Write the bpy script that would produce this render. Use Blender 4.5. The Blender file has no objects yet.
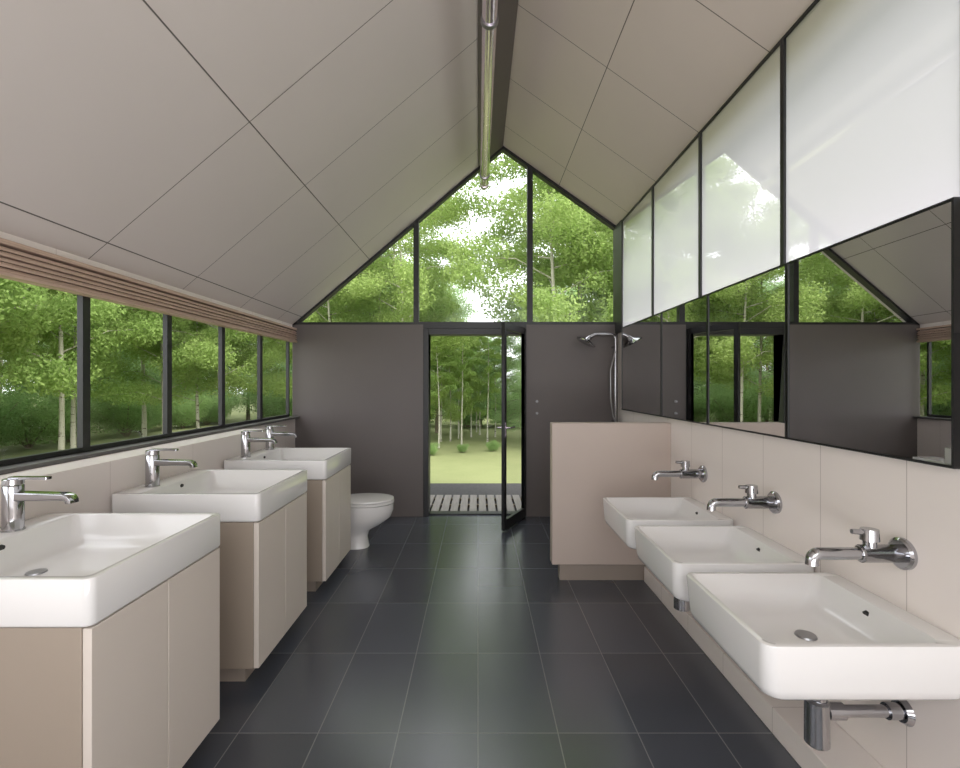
import bpy, bmesh, math, random
import numpy as np
from mathutils import Vector, Matrix
R=math.radians
scene=bpy.context.scene
COL=scene.collection
EX=dict(world=3.15, rear=20.0, up=52.0, sun=4.4)

# ------------------------------------------------------------------ materials
def new_mat(name):
    m=bpy.data.materials.new(name); m.use_nodes=True
    nt=m.node_tree; nt.nodes.clear()
    out=nt.nodes.new('ShaderNodeOutputMaterial')
    return m,nt,out
def N(nt,t,**kw):
    n=nt.nodes.new(t)
    for k,v in kw.items(): setattr(n,k,v)
    return n
def setin(nt,sock,v):
    if hasattr(v,'is_output'): nt.links.new(v,sock)
    else: sock.default_value=v
def math_(nt,op,a,b=None,c=None):
    n=N(nt,'ShaderNodeMath',operation=op)
    setin(nt,n.inputs[0],a)
    if b is not None: setin(nt,n.inputs[1],b)
    if c is not None: setin(nt,n.inputs[2],c)
    return n.outputs[0]
def mixc(nt,f,a,b):
    n=N(nt,'ShaderNodeMix',data_type='RGBA')
    setin(nt,n.inputs['Factor'],f); setin(nt,n.inputs['A'],a); setin(nt,n.inputs['B'],b)
    return n.outputs['Result']
def c4(c): return (c[0],c[1],c[2],1.0)
def srgb(r,g,b):
    f=lambda v:(v/255/12.92) if v/255<=0.04045 else ((v/255+0.055)/1.055)**2.4
    return (f(r),f(g),f(b),1.0)
def pos_xyz(nt):
    g=N(nt,'ShaderNodeNewGeometry'); s=N(nt,'ShaderNodeSeparateXYZ')
    nt.links.new(g.outputs['Position'],s.inputs[0]); return g.outputs['Position'],s.outputs
def noise(nt,vec,scale,detail=3,rough=0.5):
    n=N(nt,'ShaderNodeTexNoise'); n.inputs['Scale'].default_value=scale
    n.inputs['Detail'].default_value=detail; n.inputs['Roughness'].default_value=rough
    if vec is not None: nt.links.new(vec,n.inputs['Vector'])
    return n.outputs['Fac']
def schlick(nt,f0):
    lw=N(nt,'ShaderNodeLayerWeight'); lw.inputs['Blend'].default_value=0.5
    p=math_(nt,'POWER',lw.outputs['Facing'],5.0)
    return math_(nt,'MULTIPLY_ADD',p,1-f0,f0)
def principled(nt,out,col,rough=0.5,metal=0.0,bump=None,bstr=0.2,bdist=0.01,coat=0.0,spec=0.5):
    p=N(nt,'ShaderNodeBsdfPrincipled')
    setin(nt,p.inputs['Base Color'],col); setin(nt,p.inputs['Roughness'],rough)
    p.inputs['Metallic'].default_value=metal
    p.inputs['Coat Weight'].default_value=coat
    p.inputs['Specular IOR Level'].default_value=spec
    if bump is not None:
        b=N(nt,'ShaderNodeBump'); b.inputs['Strength'].default_value=bstr; b.inputs['Distance'].default_value=bdist
        nt.links.new(bump,b.inputs['Height']); nt.links.new(b.outputs[0],p.inputs['Normal'])
    nt.links.new(p.outputs[0],out.inputs[0]); return p
def simple(name,col,rough=0.5,metal=0.0,var=0.06,scale=6,coat=0.0,spec=0.5):
    m,nt,out=new_mat(name)
    P,_=pos_xyz(nt)
    f=noise(nt,P,scale)
    a=[max(0,c*(1-var)) for c in col[:3]]; b=[min(1,c*(1+var)) for c in col[:3]]
    principled(nt,out,mixc(nt,f,c4(a),c4(b)),rough,metal,coat=coat,spec=spec)
    return m
def jointed(name,col,jcol,mods=(),lines=(),w=0.003,rough=0.5,var=0.05,spec=0.5,cellvar=0.0,cell=None,roughvar=0.0,nscale=2.5,ndet=4):
    """mods: (axis,offset,period)   lines:(axis,pos)"""
    m,nt,out=new_mat(name)
    P,xyz=pos_xyz(nt)
    mask=None
    for ax,off,per in mods:
        d=math_(nt,'PINGPONG',math_(nt,'SUBTRACT',xyz[ax],off),per/2)
        l=math_(nt,'LESS_THAN',d,w)
        mask=l if mask is None else math_(nt,'MAXIMUM',mask,l)
    for ax,p in lines:
        l=math_(nt,'LESS_THAN',math_(nt,'ABSOLUTE',math_(nt,'SUBTRACT',xyz[ax],p)),w)
        mask=l if mask is None else math_(nt,'MAXIMUM',mask,l)
    f=noise(nt,P,nscale,ndet)
    a=[c*(1-var) for c in col[:3]]; b=[min(1,c*(1+var)) for c in col[:3]]
    base=mixc(nt,f,c4(a),c4(b))
    if cell:
        cb=N(nt,'ShaderNodeCombineXYZ')
        for i,(ax,off,per) in enumerate(cell):
            nt.links.new(math_(nt,'FLOOR',math_(nt,'DIVIDE',math_(nt,'SUBTRACT',xyz[ax],off),per)),cb.inputs[i])
        wn=N(nt,'ShaderNodeTexWhiteNoise'); nt.links.new(cb.outputs[0],wn.inputs['Vector'])
        hsv=N(nt,'ShaderNodeHueSaturation'); nt.links.new(base,hsv.inputs['Color'])
        nt.links.new(math_(nt,'MULTIPLY_ADD',wn.outputs['Value'],cellvar*2,1-cellvar),hsv.inputs['Value'])
        base=hsv.outputs['Color']
    colr=mixc(nt,mask,base,c4(jcol)) if mask is not None else base
    h=math_(nt,'SUBTRACT',1.0,mask)
    rr=math_(nt,'MULTIPLY_ADD',noise(nt,P,3,3),roughvar,rough-roughvar/2) if roughvar else rough
    principled(nt,out,colr,rr,bump=h,bstr=0.4,bdist=0.003,spec=spec)
    return m

M={}
CROSS=[(1,2.5),(1,3.3),(1,4.1),(1,4.85)]
M['ceilL']=jointed('ceiling_panel_left',srgb(210,201,196),srgb(96,90,86),lines=[(0,-1.19),(0,-1.93)]+CROSS,w=0.0026,rough=0.5,var=0.03)
M['ceilR']=jointed('ceiling_panel_right',srgb(216,203,196),srgb(104,96,92),lines=[(0,0.886),(1,1.7)]+CROSS,w=0.0026,rough=0.5,var=0.03)
M['floor']=jointed('charcoal_floor_tile',srgb(72,76,85),srgb(116,117,120),mods=[(0,0.0,0.332),(1,1.994,0.592)],w=0.0024,rough=0.24,var=0.06,cell=[(0,0.0,0.332),(1,1.994,0.592)],cellvar=0.17,spec=1.0,nscale=1.5,ndet=2)
M['beigewall']=jointed('beige_wall_panel',srgb(234,225,219),srgb(188,176,169),mods=[(1,1.59,0.4)],w=0.0015,rough=0.3,var=0.02)
M['beigewallL']=jointed('beige_wall_plain',srgb(230,221,216),srgb(204,193,186),mods=[(1,0.3,0.67)],w=0.0015,rough=0.4,var=0.02)
M['dark']=simple('dark_taupe_wall',srgb(104,97,95),0.5,var=0.06,scale=3)
M['black']=simple('black_window_frame',srgb(34,34,36),0.4,var=0.1)
M['sill']=simple('grey_sill',srgb(92,90,90),0.4)
M['partition']=simple('pinkish_beige_partition',srgb(190,175,165),0.5,var=0.03)
M['plinth']=simple('toe_kick',srgb(150,138,128),0.6)
M['cab']=simple('beige_cabinet_door',srgb(214,204,195),0.42,var=0.02,scale=4)
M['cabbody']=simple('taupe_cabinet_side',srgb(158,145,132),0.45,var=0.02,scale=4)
M['ceramic']=simple('white_ceramic',srgb(233,231,230),0.12,var=0.01,coat=0.3)
M['chrome']=simple('chrome_metal',(0.46,0.46,0.48,1),0.10,1.0,var=0.05)
M['steel']=simple('brushed_steel',(0.92,0.82,0.94,1),0.2,1.0,var=0.04)
M['hole']=simple('dark_hole',srgb(30,30,30),0.5)
M['drain']=simple('drain_metal',(0.35,0.35,0.36,1),0.3,1.0)
M['mirror']=simple('mirror_silver',(0.70,0.70,0.70,1),0.01,1.0,var=0.01)
M['channel']=simple('dark_ridge_channel',srgb(98,90,86),0.5)
M['gravel']=simple('dark_gravel',srgb(66,64,66),0.95,var=0.6,scale=40)
M['rubber']=simple('grey_hose',(0.45,0.45,0.46,1),0.3,0.9)

m,nt,out=new_mat('wooden_blind_slat'); P,xyz=pos_xyz(nt)
mp=N(nt,'ShaderNodeMapping'); mp.inputs['Scale'].default_value=(20,1.5,60); nt.links.new(P,mp.inputs[0])
f=noise(nt,mp.outputs[0],3,5)
principled(nt,out,mixc(nt,f,srgb(146,120,104),srgb(216,190,172)),0.6); M['blind']=m
m,nt,out=new_mat('weathered_deck_board'); P,xyz=pos_xyz(nt)
mp=N(nt,'ShaderNodeMapping'); mp.inputs['Scale'].default_value=(30,2,30); nt.links.new(P,mp.inputs[0])
f=noise(nt,mp.outputs[0],2,5)
principled(nt,out,mixc(nt,f,srgb(104,98,96),srgb(150,144,140)),0.7); M['deck']=m
m,nt,out=new_mat('lawn_grass'); P,xyz=pos_xyz(nt)
f=noise(nt,P,1.2,8,0.7); f2=noise(nt,P,30,3)
a=mixc(nt,f,srgb(128,134,92),srgb(158,160,118)); 
principled(nt,out,mixc(nt,math_(nt,'MULTIPLY',f2,0.35),a,srgb(98,114,70)),0.95,spec=0.1); M['lawn']=m
def leafmat(name,c1,c2,tr=0.45):
    m,nt,out=new_mat(name); P,xyz=pos_xyz(nt)
    f=noise(nt,P,1.3,3); oi=N(nt,'ShaderNodeObjectInfo')
    f3=math_(nt,'MULTIPLY_ADD',oi.outputs['Random'],0.5,math_(nt,'MULTIPLY',f,0.7))
    f3=math_(nt,'MINIMUM',f3,1.0)
    colr=mixc(nt,f3,c1,c2)
    d=N(nt,'ShaderNodeBsdfDiffuse'); t=N(nt,'ShaderNodeBsdfTranslucent'); mx=N(nt,'ShaderNodeMixShader')
    nt.links.new(colr,d.inputs[0]); nt.links.new(colr,t.inputs[0]); mx.inputs[0].default_value=tr
    nt.links.new(d.outputs[0],mx.inputs[1]); nt.links.new(t.outputs[0],mx.inputs[2]); nt.links.new(mx.outputs[0],out.inputs[0])
    return m
M['leaf']=leafmat('fresh_green_leaf',srgb(130,162,90),srgb(180,198,124),0.5)
M['leafhaze']=leafmat('hazed_green_leaf',srgb(142,172,122),srgb(174,196,142),0.5)  # forest haze put into the leaf colour as a paler, duller green
M['leafs']=leafmat('shrub_green_leaf',srgb(128,160,104),srgb(160,186,122),0.5)
m,nt,out=new_mat('pale_birch_bark'); P,xyz=pos_xyz(nt)
mp=N(nt,'ShaderNodeMapping'); mp.inputs['Scale'].default_value=(2,2,9); nt.links.new(P,mp.inputs[0])
f=noise(nt,mp.outputs[0],2.5,4,0.7); f=math_(nt,'GREATER_THAN',f,0.6)
principled(nt,out,mixc(nt,f,srgb(180,176,160),srgb(100,92,80)),0.85); M['birch']=m
M['bark']=simple('brown_bark',srgb(130,118,98),0.9,var=0.4,scale=12)
m,nt,out=new_mat('clear_window_glass')
t=N(nt,'ShaderNodeBsdfTransparent'); t.inputs[0].default_value=(0.98,0.98,0.98,1)
g=N(nt,'ShaderNodeBsdfGlossy'); g.inputs['Roughness'].default_value=0.0
mx=N(nt,'ShaderNodeMixShader'); nt.links.new(schlick(nt,0.02),mx.inputs[0]); nt.links.new(t.outputs[0],mx.inputs[1]); nt.links.new(g.outputs[0],mx.inputs[2]); nt.links.new(mx.outputs[0],out.inputs[0])
M['glass']=m
m,nt,out=new_mat('frosted_white_glass'); P,_=pos_xyz(nt)
t=N(nt,'ShaderNodeBsdfTranslucent'); t.inputs[0].default_value=(0.48,0.475,0.515,1)
d=N(nt,'ShaderNodeBsdfDiffuse'); d.inputs[0].default_value=(0.68,0.68,0.71,1)
g=N(nt,'ShaderNodeBsdfGlossy'); g.inputs['Roughness'].default_value=0.0
mx=N(nt,'ShaderNodeMixShader'); mx.inputs[0].default_value=0.3
nt.links.new(t.outputs[0],mx.inputs[1]); nt.links.new(d.outputs[0],mx.inputs[2])
mx2=N(nt,'ShaderNodeMixShader'); nt.links.new(schlick(nt,0.30),mx2.inputs[0]); nt.links.new(mx.outputs[0],mx2.inputs[1]); nt.links.new(g.outputs[0],mx2.inputs[2]); nt.links.new(mx2.outputs[0],out.inputs[0])
M['frost']=m

# ------------------------------------------------------------------ mesh helpers
def box(bm,x0,x1,y0,y1,z0,z1):
    v=[bm.verts.new((x,y,z)) for x in (x0,x1) for y in (y0,y1) for z in (z0,z1)]
    for f in ((0,1,3,2),(4,6,7,5),(0,4,5,1),(2,3,7,6),(0,2,6,4),(1,5,7,3)):
        bm.faces.new([v[i] for i in f])
def loft(bm,rings,cap0=True,cap1=True,closed=False):
    vs=[[bm.verts.new(p) for p in r] for r in rings]
    n=len(rings[0]); k=len(vs)
    for i in range(k if closed else k-1):
        a=vs[i]; b=vs[(i+1)%k]
        for j in range(n):
            bm.faces.new((a[j],a[(j+1)%n],b[(j+1)%n],b[j]))
    if not closed:
        if cap0: bm.faces.new(list(reversed(vs[0])))
        if cap1: bm.faces.new(vs[-1])
def tube(bm,pts,rad,seg=16,caps=True):
    pts=[Vector(p) for p in pts]
    if not hasattr(rad,'__len__'): rad=[rad]*len(pts)
    up=None; rings=[]
    for i,p in enumerate(pts):
        if i==0: t=pts[1]-p
        elif i==len(pts)-1: t=p-pts[i-1]
        else: t=(pts[i+1]-p).normalized()+(p-pts[i-1]).normalized()
        t.normalize()
        if up is None:
            up=Vector((0,0,1)) if abs(t.z)<0.9 else Vector((0,1,0))
        a=t.cross(up)
        if a.length<1e-4: a=t.cross(Vector((1,0,0)))
        a.normalize(); b=a.cross(t).normalized(); up=b
        rings.append([p+(a*math.cos(2*math.pi*j/seg)+b*math.sin(2*math.pi*j/seg))*rad[i] for j in range(seg)])
    loft(bm,rings,caps,caps)
def arc(c,r,a0,a1,n,plane='xz'):
    o=[]
    for i in range(n+1):
        a=R(a0+(a1-a0)*i/n)
        if plane=='xz': o.append((c[0]+r*math.cos(a),c[1],c[2]+r*math.sin(a)))
        else: o.append((c[0],c[1]+r*math.cos(a),c[2]+r*math.sin(a)))
    return o
def rrect(x0,x1,y0,y1,r,z,n=6):
    pts=[]
    for cx,cy,a0 in ((x1-r,y1-r,0),(x0+r,y1-r,90),(x0+r,y0+r,180),(x1-r,y0+r,270)):
        for i in range(n+1):
            a=R(a0+90*i/n); pts.append((cx+r*math.cos(a),cy+r*math.sin(a),z))
    return pts
def ell(cx,cy,rx,ry,z,n=32,p=2.0):
    o=[]
    for i in range(n):
        a=2*math.pi*i/n; c,s=math.cos(a),math.sin(a)
        o.append((cx+rx*math.copysign(abs(c)**(2/p),c),cy+ry*math.copysign(abs(s)**(2/p),s),z))
    return o
def finish(bm,name,mat,parent=None,loc=(0,0,0),bevel=0,sharp=35,**props):
    bmesh.ops.remove_doubles(bm,verts=bm.verts,dist=1e-5)
    bmesh.ops.recalc_face_normals(bm,faces=bm.faces)
    for f in bm.faces: f.smooth=True
    for e in bm.edges: e.smooth=e.calc_face_angle(0)<R(sharp)
    me=bpy.data.meshes.new(name); bm.to_mesh(me); bm.free()
    me.materials.append(M[mat] if isinstance(mat,str) else mat)
    ob=bpy.data.objects.new(name,me); COL.objects.link(ob); ob.location=loc
    if parent: ob.parent=parent
    if bevel:
        b=ob.modifiers.new('bevel','BEVEL'); b.width=bevel; b.segments=2; b.limit_method='ANGLE'; b.angle_limit=R(40); b.harden_normals=False
    for k,v in props.items(): ob[k]=v
    return ob
def empty(name,loc=(0,0,0),**props):
    e=bpy.data.objects.new(name,None); COL.objects.link(e); e.location=loc; e.empty_display_size=0.1
    for k,v in props.items(): e[k]=v
    return e
def copy_thing(src,loc,rotz=None,scale=None,**props):
    n=src.copy(); COL.objects.link(n); n.location=loc
    if rotz is not None: n.rotation_euler=(0,0,rotz)
    if scale is not None: n.scale=scale
    def rec(s,d):
        for c in s.children:
            k=c.copy(); COL.objects.link(k); k.parent=d; rec(c,k)
    rec(src,n)
    for k,v in props.items(): n[k]=v
    return n
def boxobj(name,b,mat,bevel=0,**p):
    bm=bmesh.new(); box(bm,*b); return finish(bm,name,mat,bevel=bevel,**p)
S=dict(kind='structure')

# ------------------------------------------------------------------ dimensions
YB=5.25; Y0=-1.6
XL=-2.03; XR=1.53; XRID=0.273; ZR=4.06; ZEL=2.1; ZER=3.17
def zl(x): return ZR-(XRID-x)*(ZR-ZEL)/(XRID-XL)
def zr(x): return ZR-(x-XRID)*(ZR-ZER)/(XR-XRID)

# ------------------------------------------------------------------ shell
boxobj('floor',(-2.2,1.7,Y0,YB+0.2,-0.1,0),'floor',label='charcoal rectangular floor tiles with thin grout',**S)
bm=bmesh.new(); xa=-2.2; loft(bm,[[(xa,y,zl(xa)),(XRID,y,ZR),(XRID,y,ZR+0.15),(xa,y,zl(xa)+0.15)] for y in (Y0-0.2,YB+0.15)])
o=finish(bm,'ceiling','ceilL',label='sloped taupe panel ceiling',**S)
bm=bmesh.new(); xa=1.7; loft(bm,[[(XRID,y,ZR),(xa,y,zr(xa)),(xa,y,zr(xa)+0.15),(XRID,y,ZR+0.15)] for y in (Y0-0.2,YB+0.15)])
finish(bm,'ceiling','ceilR',label='sloped beige panel ceiling',**S)
boxobj('wall_left',(-2.2,-1.77,Y0,3.98,0,1.078),'beigewallL',label='low beige wall under the windows',**S)
boxobj('wall_left',(-2.2,-2.0,3.98,YB,0,1.078),'beigewallL',label='low beige wall beside the toilet',**S)
boxobj('trim_1',(-2.12,-1.95,Y0,YB,1.078,1.098),'sill',bevel=0.004,label='grey window sill',**S)
boxobj('wall_left',(-2.2,-2.03,Y0,YB,1.95,2.2),'beigewallL',label='strip of wall above the windows',**S)
boxobj('wall_right',(1.42,1.7,Y0,4.68,0,2.0),'beigewall',label='beige panelled wall',**S)
boxobj('wall_right',(1.53,1.7,4.68,YB,0,2.0),'beigewall',label='beige wall of the shower corner',**S)
boxobj('trim_2',(1.22,1.42,Y0,3.53,0,0.11),'beigewall',bevel=0.004,label='beige plinth at the foot of the wall',**S)
boxobj('wall_back',(-2.03,-0.60,YB,YB+0.2,0,2.1),'dark',label='dark taupe gable wall',**S)
boxobj('wall_back',(0.53,1.6,YB,YB+0.2,0,2.1),'dark',label='dark taupe gable wall beside the door',**S)
boxobj('trim_3',(-0.60,0.53,YB,YB+0.2,2.06,2.1),'black',label='black lintel over the door',**S)
boxobj('wall_front',(-2.2,1.7,Y0-0.2,Y0,0,2.1),'beigewallL',label='beige end wall under an open gable',**S)

# windows
def inset(poly,w):
    n=len(poly); out=[]
    area=sum(poly[i][0]*poly[(i+1)%n][1]-poly[(i+1)%n][0]*poly[i][1] for i in range(n))
    s=1 if area>0 else -1
    L=[]
    for i in range(n):
        p=Vector(poly[i]); q=Vector(poly[(i+1)%n]); d=(q-p).normalized(); nn=Vector((-d.y,d.x))*s
        L.append((p+nn*w,d))
    for i in range(n):
        p,d=L[i-1]; q,e=L[i]
        den=d.x*e.y-d.y*e.x
        t=((q.x-p.x)*e.y-(q.y-p.y)*e.x)/den
        out.append((p.x+d.x*t,p.y+d.y*t))
    return out
def window(name,poly,plane,c0,c1,w,glass='glass',label='black framed window pane',gname='glass_pane'):
    P=(lambda u,v,c:(u,c,v)) if plane=='xz' else (lambda u,v,c:(c,u,v))
    e=empty(name,label=label,**S)
    inn=inset(poly,w); bm=bmesh.new(); n=len(poly)
    loft(bm,[[P(u,v,c0) for u,v in poly],[P(u,v,c0) for u,v in inn],[P(u,v,c1) for u,v in inn],[P(u,v,c1) for u,v in poly]],closed=True)
    finish(bm,'frame','black',parent=e)
    cm=(c0+c1)/2; bm=bmesh.new(); bm.faces.new([bm.verts.new(P(u,v,cm)) for u,v in inset(poly,w*0.7)])
    finish(bm,gname,glass,parent=e)
    return e
wn=1
ys=[-1.53+0.67*i for i in range(11)]
for a,b in zip(ys[:-1],ys[1:]):
    b=min(b,YB)
    window('window_%d'%wn,[(a,1.1),(b,1.1),(b,1.95),(a,1.95)],'yz',-2.06,-2.03,0.024); wn+=1
ys=[-1.19,-0.30,0.59,1.48,2.37,3.255,4.14,5.03]
for a,b in zip(ys[:-1],ys[1:]):
    window('window_%d'%wn,[(a,2.0),(b,2.0),(b,3.16),(a,3.16)],'yz',1.50,1.525,0.014,glass='frost',label='black framed clerestory pane of white frosted glass'); wn+=1
boxobj('wall_right',(1.50,1.7,5.03,YB,2.0,3.17),'black',label='black corner post',**S)
top=lambda x:(zl(x) if x<XRID else zr(x))-0.002
XA,XB=-0.68,0.57
window('window_%d'%wn,[(XL,2.1),(XA,2.1),(XA,top(XA)),(XL,2.105)],'xz',YB,YB+0.08,0.026,label='triangular gable window with black frame'); wn+=1
window('window_%d'%wn,[(XA,2.1),(XB,2.1),(XB,top(XB)),(XRID,ZR-0.002),(XA,top(XA))],'xz',YB,YB+0.08,0.03,label='peaked gable window with black frame'); wn+=1
window('window_%d'%wn,[(XB,2.1),(XR,2.1),(XR,top(XR)),(XB,top(XB))],'xz',YB,YB+0.08,0.03,label='sloping gable window with black frame'); wn+=1

# door frame + leaf
e=empty('door_1',label='black framed glass entrance door standing open inward',**S)
bm=bmesh.new()
box(bm,-0.60,-0.54,YB,YB+0.18,0,2.06); box(bm,0.49,0.53,YB,YB+0.18,0,2.06); box(bm,-0.54,0.49,YB,YB+0.18,1.99,2.06); box(bm,-0.54,0.49,YB+0.06,YB+0.18,0,0.015)
finish(bm,'door_frame','black',parent=e,bevel=0.003)
hin=Vector((0.505,5.23,0)); endp=Vector((0.245,4.70,0)); Lw=(endp-hin).length; ang=math.atan2(endp.y-hin.y,endp.x-hin.x)
leaf=bpy.data.objects.new('door_leaf',None)
COL.objects.link(leaf); leaf.parent=e; leaf.location=hin; leaf.rotation_euler=(0,0,ang)
bm=bmesh.new(); t=0.018; sw=0.045
box(bm,0,sw,-t,t,0.012,2.055); box(bm,Lw-sw,Lw,-t,t,0.012,2.055); box(bm,sw,Lw-sw,-t,t,1.99,2.055); box(bm,sw,Lw-sw,-t,t,0.012,0.11)
finish(bm,'leaf_frame','black',parent=leaf,bevel=0.003)
bm=bmesh.new(); bm.faces.new([bm.verts.new(p) for p in ((sw,0,0.11),(Lw-sw,0,0.11),(Lw-sw,0,1.99),(sw,0,1.99))]); finish(bm,'glass_pane','glass',parent=leaf)
bm=bmesh.new()
for s in (-1,1):
    tube(bm,[(Lw-0.025,s*t,1.02),(Lw-0.025,s*(t+0.045),1.02),(Lw-0.14,s*(t+0.045),1.02)],0.009,10)
box(bm,Lw-0.038,Lw-0.012,-t-0.004,t+0.004,0.93,1.07)
finish(bm,'handle','steel',parent=leaf,label='steel lever handle')

# ridge channel
bm=bmesh.new(); loft(bm,[[(0.0,y,zl(0.0)-0.001),(XRID,y,ZR-0.001),(XRID,y,ZR-0.014),(0.0,y,zl(0.0)-0.010)] for y in (Y0,YB-0.01)])
finish(bm,'trim_4','channel',label='dark metal channel along the roof ridge',**S)

# pendant pipe
e=empty('ceiling_pipe',(0.065,0,3.5),label='polished steel pipe hung below the roof ridge',category='pipe')
bm=bmesh.new(); tube(bm,[(0,-1.2,0),(0,4.93,0)],0.042,24); finish(bm,'pipe','steel',parent=e)
bm=bmesh.new(); tube(bm,[(0,4.90,0),(0,4.95,0)],0.047,24); finish(bm,'end_cap','steel',parent=e)
bm=bmesh.new(); box(bm,-0.035,0.02,-1.2,4.85,0.085,0.10); finish(bm,'carrier_rail','channel',parent=e,label='slim dark carrier rail')
for y in (0.6,2.7,4.7):
    bm=bmesh.new(); tube(bm,[(0,y,0.03),(0,y,zl(0.065)-3.5-0.012)],0.009,10); tube(bm,[(0,y-0.015,0),(0,y+0.015,0)],0.05,24)
    finish(bm,'hanger','drain',parent=e)

# blind
e=empty('roller_blind',(-1.97,0,1.915),label='raised reddish-brown wooden slat blind above the window band',category='blind')
bm=bmesh.new()
box(bm,-0.058,0.0,-1.5,YB-0.02,0.118,0.14)
finish(bm,'headrail','blind',parent=e,bevel=0.003)
bm=bmesh.new()
zz=0.002
for i,(th,dx) in enumerate(((0.009,0.002),(0.006,-0.010),(0.010,0.004),(0.006,-0.006),(0.009,0.000),(0.006,-0.012),(0.011,0.005),(0.006,-0.007),(0.008,0.002),(0.007,-0.010))):
    box(bm,-0.046+dx,-0.004+dx,-1.5,YB-0.03,zz,zz+th); zz+=th+0.0032
finish(bm,'slat_stack','blind',parent=e)
bm=bmesh.new(); box(bm,-0.058,0.006,-1.5,YB-0.03,-0.014,0.0); finish(bm,'bottom_rail','blind',parent=e,bevel=0.002)

# ------------------------------------------------------------------ vanities left
CX=-1.045; RIM=0.923; BH=0.135; DEP=0.67; WX=0.715
def make_vanity(loc):
    e=empty('vanity_cabinet',loc)
    top=RIM-BH
    bm=bmesh.new(); box(bm,-WX+0.01,-0.032,0.008,DEP-0.008,0.085,top-0.001); finish(bm,'body','cabbody',parent=e,bevel=0.002,label='taupe side panel')
    for k in range(2):
        a=0.009+k*(DEP-0.018)/2; b=a+(DEP-0.018)/2
        bm=bmesh.new(); box(bm,-0.031,-0.006,a+0.002,b-0.002,0.087,top-0.004); finish(bm,'door','cab',parent=e,bevel=0.0015)
    bm=bmesh.new(); box(bm,-WX+0.01,-0.09,0.05,DEP-0.05,0,0.085); finish(bm,'plinth','plinth',parent=e)
    return e
def make_basin_left(loc):
    e=empty('washbasin',loc)
    W,D,H=WX,DEP,BH
    x0,x1,y0,y1=-W,0,0,D
    rings=[rrect(x0,x1-0.010,y0+0.010,y1-0.010,0.022,0.001),rrect(x0,x1-0.003,y0+0.003,y1-0.003,0.024,0.004),rrect(x0,x1,y0,y1,0.025,0.010),
           rrect(x0,x1,y0,y1,0.025,H-0.004),rrect(x0+0.001,x1-0.001,y0+0.001,y1-0.001,0.024,H-0.001),rrect(x0+0.004,x1-0.004,y0+0.004,y1-0.004,0.021,H)]
    a,b,c,d=x0+0.13,x1-0.022,y0+0.022,y1-0.022
    rings+=[rrect(a,b,c,d,0.022,H),rrect(a+0.003,b-0.003,c+0.003,d-0.003,0.022,H-0.004),rrect(a+0.02,b-0.02,c+0.02,d-0.02,0.03,H-0.07),
            rrect(a+0.05,b-0.05,c+0.05,d-0.05,0.04,H-0.105),rrect(a+0.09,b-0.12,c+0.12,d-0.12,0.05,H-0.112),rrect(a+0.12,b-0.22,c+0.22,d-0.22,0.03,H-0.114)]
    bm=bmesh.new(); loft(bm,rings); finish(bm,'bowl','ceramic',parent=e,sharp=50)
    bm=bmesh.new(); loft(bm,[ell(a+0.13,D/2,0.03,0.03,H-0.1135,20),ell(a+0.13,D/2,0.028,0.028,H-0.109,20)]); finish(bm,'drain','drain',parent=e,label='round metal drain')
    bm=bmesh.new(); tube(bm,[(a+0.006,D/2,H-0.03),(a+0.013,D/2,H-0.032)],0.012,16); finish(bm,'overflow_hole','hole',parent=e)
    return e
def make_tap(loc):
    e=empty('basin_tap',loc)
    bm=bmesh.new(); loft(bm,[ell(0,0,0.034,0.034,0.001,24),ell(0,0,0.034,0.034,0.005,24),ell(0,0,0.031,0.031,0.006,24),ell(0,0,0.031,0.031,0.160,24),ell(0,0,0.029,0.029,0.163,24)]); finish(bm,'body','chrome',parent=e)
    bm=bmesh.new(); rings=[]
    for x,z,h,w,td in ((0.01,0.124,0.015,0.022,0),(0.190,0.122,0.012,0.022,2),(0.204,0.118,0.011,0.022,35),(0.211,0.109,0.010,0.021,75),(0.212,0.099,0.010,0.021,89)):
        tilt=R(td); ring=[]
        for q in rrect(-w,w,-h,h,0.004,0,4):
            ring.append((x+q[1]*math.sin(tilt),q[0],z+q[1]*math.cos(tilt)))
        rings.append(ring)
    loft(bm,rings); finish(bm,'spout','chrome',parent=e)
    bm=bmesh.new(); loft(bm,[ell(0,0,0.031,0.031,0.166,24),ell(0,0,0.031,0.031,0.184,24),ell(0,0,0.028,0.028,0.187,24)])
    loft(bm,[rrect(-0.01,0.13,-0.013,0.013,0.004,0.184,4),rrect(-0.01,0.13,-0.013,0.013,0.004,0.193,4)]); finish(bm,'lever','chrome',parent=e)
    return e
v0=make_vanity((CX,1.295,0)); b0=make_basin_left((CX,1.295,RIM-BH)); 
for o,l,c,g in ((v0,'beige two-door vanity cabinet under a white rectangular basin','cabinet','beige vanity cabinets'),(b0,'white rectangular ceramic basin on a beige cabinet','basin','rectangular basins on the cabinets')):
    o['label']=l; o['category']=c; o['group']=g
for y in (2.29,3.305):
    copy_thing(v0,(CX,y,0)); copy_thing(b0,(CX,y,RIM-BH))
t0=make_tap((-1.675,1.73,RIM)); t0['label']='chrome single-lever tap on the basin deck'; t0['category']='tap'; t0['group']='chrome deck taps'
for y in (2.47,3.46,3.86): copy_thing(t0,(-1.675,y,RIM))

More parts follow.
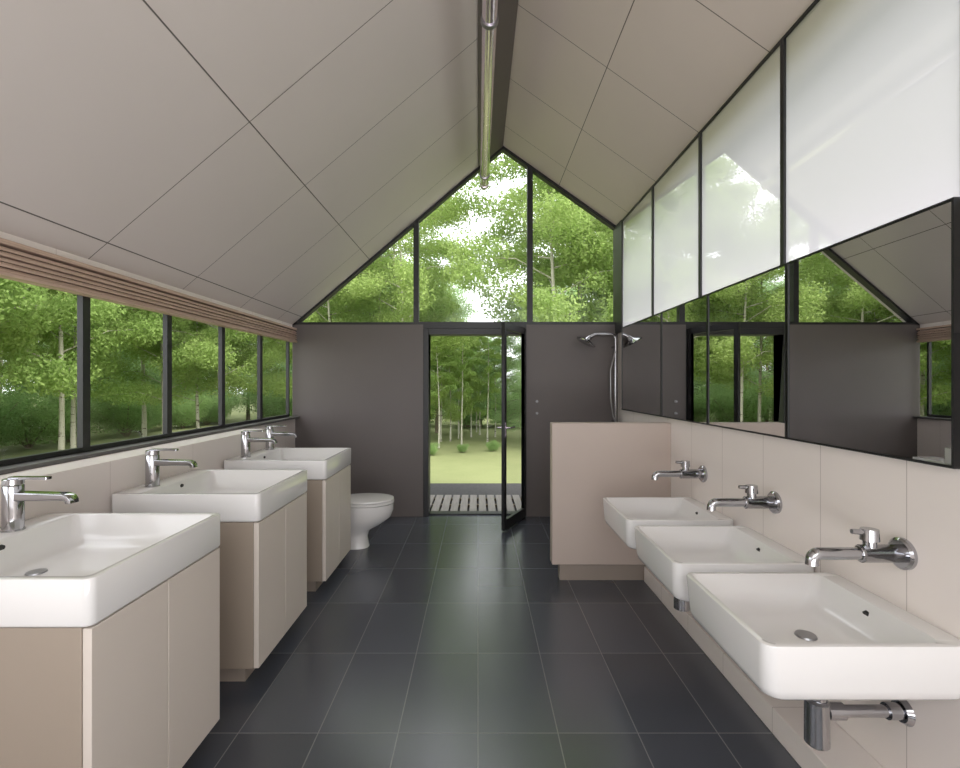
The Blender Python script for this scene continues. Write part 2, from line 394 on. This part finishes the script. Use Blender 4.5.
# ------------------------------------------------------------------ toilet
e=empty('toilet',(-1.0,4.3,0),label='white ceramic toilet with closed lid beside the cabinets',category='toilet')
bm=bmesh.new()
loft(bm,[ell(-0.11,0,0.135,0.10,0,32,2.6),ell(-0.11,0,0.13,0.095,0.02,32,2.6),ell(-0.11,0,0.12,0.088,0.09,32,2.3),ell(-0.105,0,0.135,0.10,0.15,32,2.2),ell(-0.06,0,0.19,0.135,0.20,32),ell(-0.02,0,0.238,0.168,0.265,32),ell(-0.01,0,0.252,0.182,0.33,32),ell(-0.01,0,0.252,0.18,0.383,32)])
finish(bm,'bowl','ceramic',parent=e,sharp=60)
bm=bmesh.new(); loft(bm,[ell(-0.01,0,0.250,0.183,0.387,32),ell(-0.01,0,0.258,0.190,0.392,32),ell(-0.01,0,0.258,0.19,0.408,32),ell(-0.01,0,0.252,0.184,0.412,32)]); finish(bm,'seat','ceramic',parent=e)
bm=bmesh.new(); loft(bm,[ell(-0.01,0,0.252,0.184,0.415,32),ell(-0.01,0,0.258,0.19,0.419,32),ell(-0.01,0,0.254,0.186,0.432,32),ell(-0.01,0,0.2,0.14,0.440,32)]); finish(bm,'lid','ceramic',parent=e)
bm=bmesh.new(); loft(bm,[rrect(-0.46,-0.22,-0.13,0.13,0.03,0.20),rrect(-0.47,-0.26,-0.19,0.19,0.03,0.42),rrect(-0.47,-0.27,-0.20,0.20,0.03,0.74)]); finish(bm,'cistern','ceramic',parent=e,bevel=0.004)
bm=bmesh.new(); loft(bm,[rrect(-0.48,-0.26,-0.21,0.21,0.03,0.741),rrect(-0.48,-0.26,-0.21,0.21,0.03,0.77)]); finish(bm,'cistern_lid','ceramic',parent=e,bevel=0.004)

# ------------------------------------------------------------------ right basins
RR=0.70; RH=0.175; RW=0.60; RD=0.545
def make_basin_right(loc):
    e=empty('washbasin',loc)
    x0,x1,y0,y1=0,RW,0,RD; H=RH
    rings=[rrect(x0+0.060,x1,y0+0.050,y1-0.050,0.04,0.0,8),rrect(x0+0.032,x1,y0+0.026,y1-0.026,0.045,0.005,8),rrect(x0+0.015,x1,y0+0.012,y1-0.012,0.044,0.019,8),rrect(x0+0.008,x1,y0+0.006,y1-0.006,0.042,0.042,8),
           rrect(x0,x1,y0,y1,0.036,H-0.006,8),rrect(x0+0.001,x1-0.001,y0+0.001,y1-0.001,0.035,H-0.0015,8),rrect(x0+0.005,x1-0.005,y0+0.005,y1-0.005,0.032,H,8)]
    a,b,c,d=x0+0.018,x1-0.075,y0+0.018,y1-0.018
    rings+=[rrect(a,b,c,d,0.026,H,8),rrect(a+0.003,b-0.003,c+0.003,d-0.003,0.026,H-0.004,8),rrect(a+0.02,b-0.03,c+0.02,d-0.02,0.034,H-0.065,8),
            rrect(a+0.045,b-0.06,c+0.05,d-0.05,0.05,H-0.10,8),rrect(a+0.10,b-0.12,c+0.11,d-0.11,0.05,H-0.11,8),rrect(a+0.19,b-0.19,c+0.19,d-0.19,0.03,H-0.112,8)]
    bm=bmesh.new(); loft(bm,rings); finish(bm,'bowl','ceramic',parent=e,sharp=50)
    cx=(a+b)/2+0.03
    bm=bmesh.new(); loft(bm,[ell(cx,RD/2,0.034,0.034,H-0.112,20),ell(cx,RD/2,0.031,0.031,H-0.106,20)]); finish(bm,'drain','drain',parent=e,label='round metal drain')
    bm=bmesh.new(); tube(bm,[(b-0.011,RD/2,H-0.035),(b-0.020,RD/2,H-0.039)],0.011,16); finish(bm,'overflow_hole','hole',parent=e)
    return e
def make_trap(loc,wallx,k=1.0):
    e=empty('drain_trap',loc)
    zp=-0.165*k
    bm=bmesh.new(); tube(bm,[(0,0,-0.001),(0,0,-0.17*k)],0.028,20); finish(bm,'tailpipe','chrome',parent=e)
    bm=bmesh.new(); loft(bm,[ell(0,0,0.032,0.032,-0.275*k,24),ell(0,0,0.037,0.037,-0.27*k,24),ell(0,0,0.037,0.037,-0.13*k,24),ell(0,0,0.03,0.03,-0.122*k,24)]); finish(bm,'bottle','chrome',parent=e)
    bm=bmesh.new(); tube(bm,[(0.02,0,zp),(wallx-0.003,0,zp)],0.019,16); tube(bm,[(0.03,0,zp),(0.085,0,zp)],0.027,16); tube(bm,[(wallx-0.06,0,zp),(wallx-0.02,0,zp)],0.026,16); finish(bm,'outlet_pipe','chrome',parent=e)
    bm=bmesh.new(); tube(bm,[(wallx-0.016,0,zp),(wallx-0.001,0,zp)],[0.034,0.044],24); finish(bm,'wall_flange','chrome',parent=e)
    e['label']='chrome bottle trap under a wall-hung basin'; e['category']='drain pipe'; e['group']='bottle traps'
    return e
def make_walltap(loc):
    e=empty('wall_tap',loc)
    bm=bmesh.new(); tube(bm,[(-0.001,0,0),(-0.012,0,0),(-0.018,0,0)],[0.052,0.052,0.044],28); finish(bm,'wall_flange','chrome',parent=e)
    bm=bmesh.new(); tube(bm,[(-0.015,0,0),(-0.145,0,0)],0.029,24); tube(bm,[(-0.145,0,0),(-0.152,0,0)],[0.029,0.023],24); finish(bm,'body','chrome',parent=e)
    pts=[(-0.13,0,0.0),(-0.27,0,0.0)]+[(x,y,z) for x,y,z in arc((-0.283,0,-0.024),0.024,90,180,6)]+[(-0.307,0,-0.036)]
    bm=bmesh.new(); tube(bm,pts,[0.020]*(len(pts)-1)+[0.021],16); finish(bm,'spout','chrome',parent=e)
    bm=bmesh.new(); tube(bm,[(-0.115,0,0.02),(-0.115,0,0.05)],0.020,16); tube(bm,[(-0.115,0,0.045),(-0.115,0,0.082)],[0.028,0.026],20)
    tube(bm,[(-0.11,0,0.070),(-0.175,0,0.074)],[0.011,0.008],10); finish(bm,'lever','chrome',parent=e)
    return e
XW=1.42; bx=XW-RW
rb=make_basin_right((bx,1.37,RR-RH)); rb['label']='white ceramic wall-hung basin below a wall tap'; rb['category']='basin'; rb['group']='wall-hung basins'
for y in (2.0,2.64): copy_thing(rb,(bx,y,RR-RH))
wt=make_walltap((XW,1.60,0.885)); wt['label']='chrome wall-mounted tap with lever'; wt['category']='tap'; wt['group']='chrome wall taps'
for y in (2.29,3.02): copy_thing(wt,(XW,y,0.885))
for tx,ty,k in ((bx+0.31,1.60,1.0),(bx+0.145,2.27,0.5),(bx+0.34,2.90,0.5)):
    make_trap((tx,ty,RR-RH),XW-tx,k)

# mirrors
my=[1.41,2.18,2.93,3.67,4.68]
def mirror(y0,y1):
    e=empty('wall_mirror',(XW,y0,1.2),label='wide black-framed wall mirror above the basins',category='mirror',group='wall mirrors')
    L=y1-y0-0.006; H=0.8; bm=bmesh.new(); w=0.008
    box(bm,-0.022,-0.001,0,L,0,w); box(bm,-0.022,-0.001,0,L,H-w,H); box(bm,-0.022,-0.001,0,w,w,H-w); box(bm,-0.022,-0.001,L-w,L,w,H-w); box(bm,-0.008,-0.001,w,L-w,w,H-w)
    finish(bm,'mirror_frame','black',parent=e)
    bm=bmesh.new(); box(bm,-0.018,-0.0085,w,L-w,w,H-w); finish(bm,'mirror_glass','mirror',parent=e)
for a,b in zip(my[:-1],my[1:]): mirror(a,b)

# partition
PY=3.53
e=empty('shower_partition',(0.545,PY,0),label='low pinkish-beige shower partition on a recessed base',category='partition')
bm=bmesh.new(); box(bm,0,XW-0.545,0,0.1,0.12,1.162); finish(bm,'panel','partition',parent=e,bevel=0.004)
bm=bmesh.new(); box(bm,0.06,XW-0.545,0.02,0.09,0.0,0.12); finish(bm,'base','plinth',parent=e)

# shower
e=empty('shower_set',(1.47,YB,1.0),label='chrome shower riser with head and hose in the wall corner',category='shower')
D=-0.12
bm=bmesh.new(); tube(bm,[(0,D,0),(0,D,0.93)]+[(x,D,z) for x,_,z in arc((-0.05,0,0.93),0.05,0,90,6)]+[(-0.22,D,0.98),(-0.29,D,0.945)],0.015,12)
for z in (0.05,0.85): tube(bm,[(0,-0.001,z),(0,D,z)],0.013,12)
finish(bm,'riser','chrome',parent=e)
bm=bmesh.new(); tube(bm,[(-0.27,D,0.96),(-0.30,D,0.925),(-0.315,D,0.900),(-0.321,D,0.889)],[0.016,0.040,0.112,0.106],24); finish(bm,'shower_head','chrome',parent=e)
bm=bmesh.new(); tube(bm,[(-0.01,D-.02,0.80),(-0.06,D-.03,0.6),(-0.06,D-.03,0.3),(-0.03,D-.02,0.1),(0,D-.01,0.04)],0.008,10); finish(bm,'hose','rubber',parent=e)
bm=bmesh.new(); tube(bm,[(-0.07,D,0.02),(0.045,D,0.02)],0.022,16); finish(bm,'mixer','chrome',parent=e)
for i,z in enumerate((1.13,1.26)):
    e=empty('wall_hook',(0.645,YB,z),label='small round steel hook on the dark wall',category='hook',group='steel wall hooks')
    bm=bmesh.new(); tube(bm,[(0,-0.001,0),(0,-0.01,0)],0.014,16); finish(bm,'rosette','drain',parent=e)
    bm=bmesh.new(); tube(bm,[(0,-0.01,0),(0,-0.03,0),(0,-0.036,0)],[0.006,0.006,0.011],12); finish(bm,'peg','drain',parent=e)

# ------------------------------------------------------------------ outside
boxobj('lawn',(-60,60,-20,70,-0.3,-0.1),'lawn',label='pale green mown lawn at the forest edge',category='lawn')
boxobj('gravel_path',(-6,6,YB+0.21,7.3,-0.1,-0.06),'gravel',label='dark gravel strip around the building',category='gravel')
e=empty('deck',(0,YB+0.25,-0.06),label='weathered slatted wooden deck outside the door',category='deck')
bm=bmesh.new()
for i in range(22):
    x=-1.2+i*0.11; box(bm,x,x+0.085,0,0.8,0.03,0.055)
finish(bm,'deck_boards','deck',parent=e)
bm=bmesh.new()
for y in (0.05,0.38,0.7): box(bm,-1.2,1.2,y,y+0.05,0.0,0.03)
finish(bm,'joists','bark',parent=e)

rng=np.random.default_rng(7); random.seed(7)
def foliage_mesh(name,centers,radii,n,size,mat):
    centers=np.array(centers); radii=np.array(radii)
    idx=rng.choice(len(centers),n,p=(radii[:,0]**2)/np.sum(radii[:,0]**2))
    d=rng.normal(size=(n,3)); d/=np.linalg.norm(d,axis=1)[:,None]
    rr=(rng.uniform(0.1,1.0,n)**0.6*1.15)[:,None]
    P=centers[idx]+d*rr*radii[idx]
    P[:,2]=np.maximum(P[:,2],0.18)
    a=rng.normal(size=(n,3)); a/=np.linalg.norm(a,axis=1)[:,None]
    b=np.cross(a,rng.normal(size=(n,3))); b/=np.linalg.norm(b,axis=1)[:,None]
    s=(rng.uniform(0.6,1.2,n)*size)[:,None]
    V=np.empty((n,4,3)); V[:,0]=P-a*s; V[:,1]=P+b*s*0.5; V[:,2]=P+a*s; V[:,3]=P-b*s*0.5
    me=bpy.data.meshes.new(name); me.vertices.add(4*n); me.vertices.foreach_set('co',V.reshape(-1))
    me.loops.add(4*n); me.loops.foreach_set('vertex_index',np.arange(4*n,dtype=np.int32))
    me.polygons.add(n); me.polygons.foreach_set('loop_start',np.arange(0,4*n,4,dtype=np.int32))
    me.update(calc_edges=True); me.validate(); me.materials.append(M[mat]); return me
def make_tree(h,crown0,cw,nleaf,lsize,leaf,bark,tr,nbr=14,label='',puff=1.0):
    e=empty('tree',(0,0,-50)); e['label']=label; e['category']='tree'
    bm=bmesh.new(); pts=[]; ph=random.random()*6
    for i in range(9):
        t=i/8; pts.append((0.12*math.sin(ph+t*4)*t*h/6,0.12*math.cos(ph+t*3)*t*h/6,t*h*0.96))
    tube(bm,pts,[tr*(1-0.85*i/8)*(1.25 if i==0 else 1) for i in range(9)],10)
    cs=[];rs=[]
    for k in range(nbr):
        t=crown0+(0.95-crown0)*(k+0.5)/nbr
        z=t*h; i=min(7,int(t*8/0.96)); base=Vector(pts[i]).lerp(Vector(pts[i+1]),0.5); base.z=z*0.96
        u=(t-crown0)/(1-crown0); wid=cw*(0.35+0.65*math.sin(math.pi*min(1,0.25+u*0.72)))
        a=k*2.4+random.random(); 
        tip=base+Vector((math.cos(a)*wid,math.sin(a)*wid,random.uniform(0.05,0.35)*wid))
        mid=base.lerp(tip,0.5)+Vector((0,0,0.12*wid))
        tube(bm,[base,mid,tip],[tr*0.32,tr*0.2,tr*0.06],6)
        for q in (0.45,0.75,1.0,1.12):
            c=base.lerp(tip,q)+Vector((random.uniform(-.25,.25),random.uniform(-.25,.25),random.uniform(-.2,.3)))*cw*0.45
            cs.append(c); s=puff*cw*random.uniform(0.18,0.34); rs.append((s*1.15,s*1.15,s*0.75))
    cs.append(Vector(pts[-1])); rs.append((cw*.25,cw*.25,cw*.35))
    finish(bm,'trunk',bark,parent=e,sharp=60)
    f=bpy.data.objects.new('foliage',foliage_mesh('foliage',cs,rs,nleaf,lsize,leaf)); COL.objects.link(f); f.parent=e; f['kind']='stuff'
    return e
def make_shrub(w,h,n,lsize,leaf):
    e=empty('shrub',(0,0,-50)); e['label']='dense leafy green shrub at the forest edge'; e['category']='shrub'
    bm=bmesh.new(); cs=[];rs=[]
    for k in range(9):
        a=k*2.4; r=w*0.5*math.sqrt((k+.5)/9); tip=Vector((math.cos(a)*r,math.sin(a)*r,h*random.uniform(.45,.85)))
        tube(bm,[(0.05*math.cos(a),0.05*math.sin(a),0),tip*0.5+Vector((0,0,.1)),tip],[0.03,0.02,0.008],6)
        cs.append(tip); rs.append((w*.26,w*.26,h*.24)); cs.append(tip*0.55); rs.append((w*.26,w*.26,h*.25))
    finish(bm,'stem','bark',parent=e)
    f=bpy.data.objects.new('foliage',foliage_mesh('foliage',cs,rs,n,lsize,leaf)); COL.objects.link(f); f.parent=e; f['kind']='stuff'
    return e
T1=make_tree(7.5,0.28,1.6,52000,0.036,'leaf','birch',0.055,24,'slender birch tree with fresh green leaves',0.8)
T2=make_tree(6.2,0.20,1.4,42000,0.034,'leaf','birch',0.045,22,'leafy young birch with a low pale crown',0.85)
T3=make_tree(9.0,0.08,2.1,46000,0.05,'leafhaze','bark',0.10,28,'tall soft green forest tree',0.95)
T4=make_tree(8.0,0.42,0.9,16000,0.036,'leaf','birch',0.055,14,'tall bare-stemmed birch with a thin crown',0.8)
SH=make_shrub(2.4,1.9,24000,0.035,'leafs')
def put(src,x,y,s,grp):
    copy_thing(src,(x,y,-0.098),rotz=random.uniform(0,6.28),scale=(s,s,s*random.uniform(.93,1.07)),group=grp)
for src,x,y,s in [(T1,-1.85,11.8,0.97),(T2,-2.7,13.0,1.2),(T1,-3.5,11.5,0.92),(T2,-4.7,12.8,1.05),(T1,-5.9,11.0,0.85),(T1,1.75,10.6,1.16),(T1,2.6,12.2,1.25),(T1,3.5,11.2,1.1),(T2,4.6,10.4,1.1),(T1,5.6,12.8,1.0),(T2,3.1,14.0,1.2),(T1,7.0,12.0,1.0),(T1,-2.6,15.0,1.15)]:
    put(src,x,y,s,'birches beyond the lawn')
for i in range(34):
    y=random.uniform(18,30); x=random.uniform(-0.75,0.75)*y
    c=abs(x/y-0.03)
    s=(0.30 if c<0.10 else 0.85)*y/24
    put(T3,x,y,s,'distant forest trees')
for i in range(18):
    x=-6+i*0.72+random.uniform(-.15,.15); put(SH,x,10.5+random.uniform(-0.15,0.6),random.uniform(.10,.18),'low shrubs at the forest edge')
for i in range(12):
    x=-8+i*1.5+random.uniform(-.3,.3); put(SH,x,17.5+random.uniform(-0.6,1.0),random.uniform(.7,0.95),'shrubs at the forest edge')
for i,(x,y,s) in enumerate([(-0.95,11.6,0.38),(-0.75,13.0,0.41),(-0.42,12.2,0.38),(-0.20,14.0,0.42),(0.25,12.8,0.40),(0.05,14.6,0.43),(-1.15,14.5,0.5),(-0.6,14.8,0.45),(0.5,14.0,0.42)]):
    put(T4,x,y,s,'slim bare-stemmed birches beyond the lawn')
for i,(x,y,s) in enumerate([(-1.0,12.9,0.42),(-0.55,13.6,0.40),(-0.05,15.4,0.42)]):
    put(T2,x,y,s,'leafy saplings beyond the lawn')
for i,(x,y,s) in enumerate([(0.75,13.8,0.36),(-1.3,15.2,0.5),(0.1,17.5,0.42),(-0.5,18.0,0.42)]):
    put(T3,x,y,s,'young forest trees beyond the lawn')
# left side
for i in range(15):
    y=3.0+i*0.95+random.uniform(-.3,.3); x=-6.6-random.uniform(0,2.0)
    if y<13: put([T2,T1,T2][i%3],x,y,random.uniform(.85,1.05),'birches beside the window band')
for i in range(12):
    y=4.0+i*1.6; x=-11.2-random.uniform(0,2.5); put([T3,T1,T2][i%3],x,y,random.uniform(.65,.9),'forest trees beside the building')
for i in range(14):
    y=2.5+i*1.3; x=-9.6-random.uniform(0,1.6); put(SH,x,y,random.uniform(.5,.8),'shrubs beside the building')
for i in range(14):
    y=3.0+i*2.0; x=-16-random.uniform(0,3); put(T3,x,y,random.uniform(.6,.85),'forest trees beside the building')
for s in (T1,T2,T3,T4,SH):
    for c in list(s.children): bpy.data.objects.remove(c)
    bpy.data.objects.remove(s)

# ------------------------------------------------------------------ light
w=bpy.data.worlds.new('overcast_sky'); scene.world=w; w.use_nodes=True; nt=w.node_tree; nt.nodes.clear()
bg=N(nt,'ShaderNodeBackground'); bg.inputs[0].default_value=(0.945,0.965,1.0,1); bg.inputs[1].default_value=EX['world']
o=N(nt,'ShaderNodeOutputWorld'); nt.links.new(bg.outputs[0],o.inputs[0])
def area(name,loc,rot,sx,sy,en,col=(1,1,1)):
    l=bpy.data.lights.new(name,'AREA'); l.shape='RECTANGLE'; l.size=sx; l.size_y=sy; l.energy=en; l.color=col
    ob=bpy.data.objects.new(name,l); COL.objects.link(ob); ob.location=loc; ob.rotation_euler=rot; return ob
area('rear_fill',(0,-1.4,2.3),(R(90),0,0),3.0,1.8,EX['rear'],(0.97,0.98,1))  # added fill light behind the camera, no fitting in the room
area('ceiling_fill',(0.2,-1.1,0.5),(R(150),0,0),2.4,0.8,EX['up'],(0.97,0.98,1))  # unseen fill light added to brighten the ceiling from below
sl=bpy.data.lights.new('sun','SUN'); sl.energy=EX['sun']; sl.angle=R(20); sl.color=(1,0.97,0.9)
so=bpy.data.objects.new('sun',sl); COL.objects.link(so); so.rotation_euler=Vector((-0.5,0.55,-0.85)).to_track_quat('-Z','Y').to_euler()

cam=bpy.data.cameras.new('camera'); co=bpy.data.objects.new('camera',cam); COL.objects.link(co)
co.location=(0,0,1.45); co.rotation_euler=(R(90),0,0); cam.sensor_width=36; cam.lens=18; cam.shift_x=2/960; cam.clip_start=0.02
scene.camera=co
scene.view_settings.view_transform='Standard'
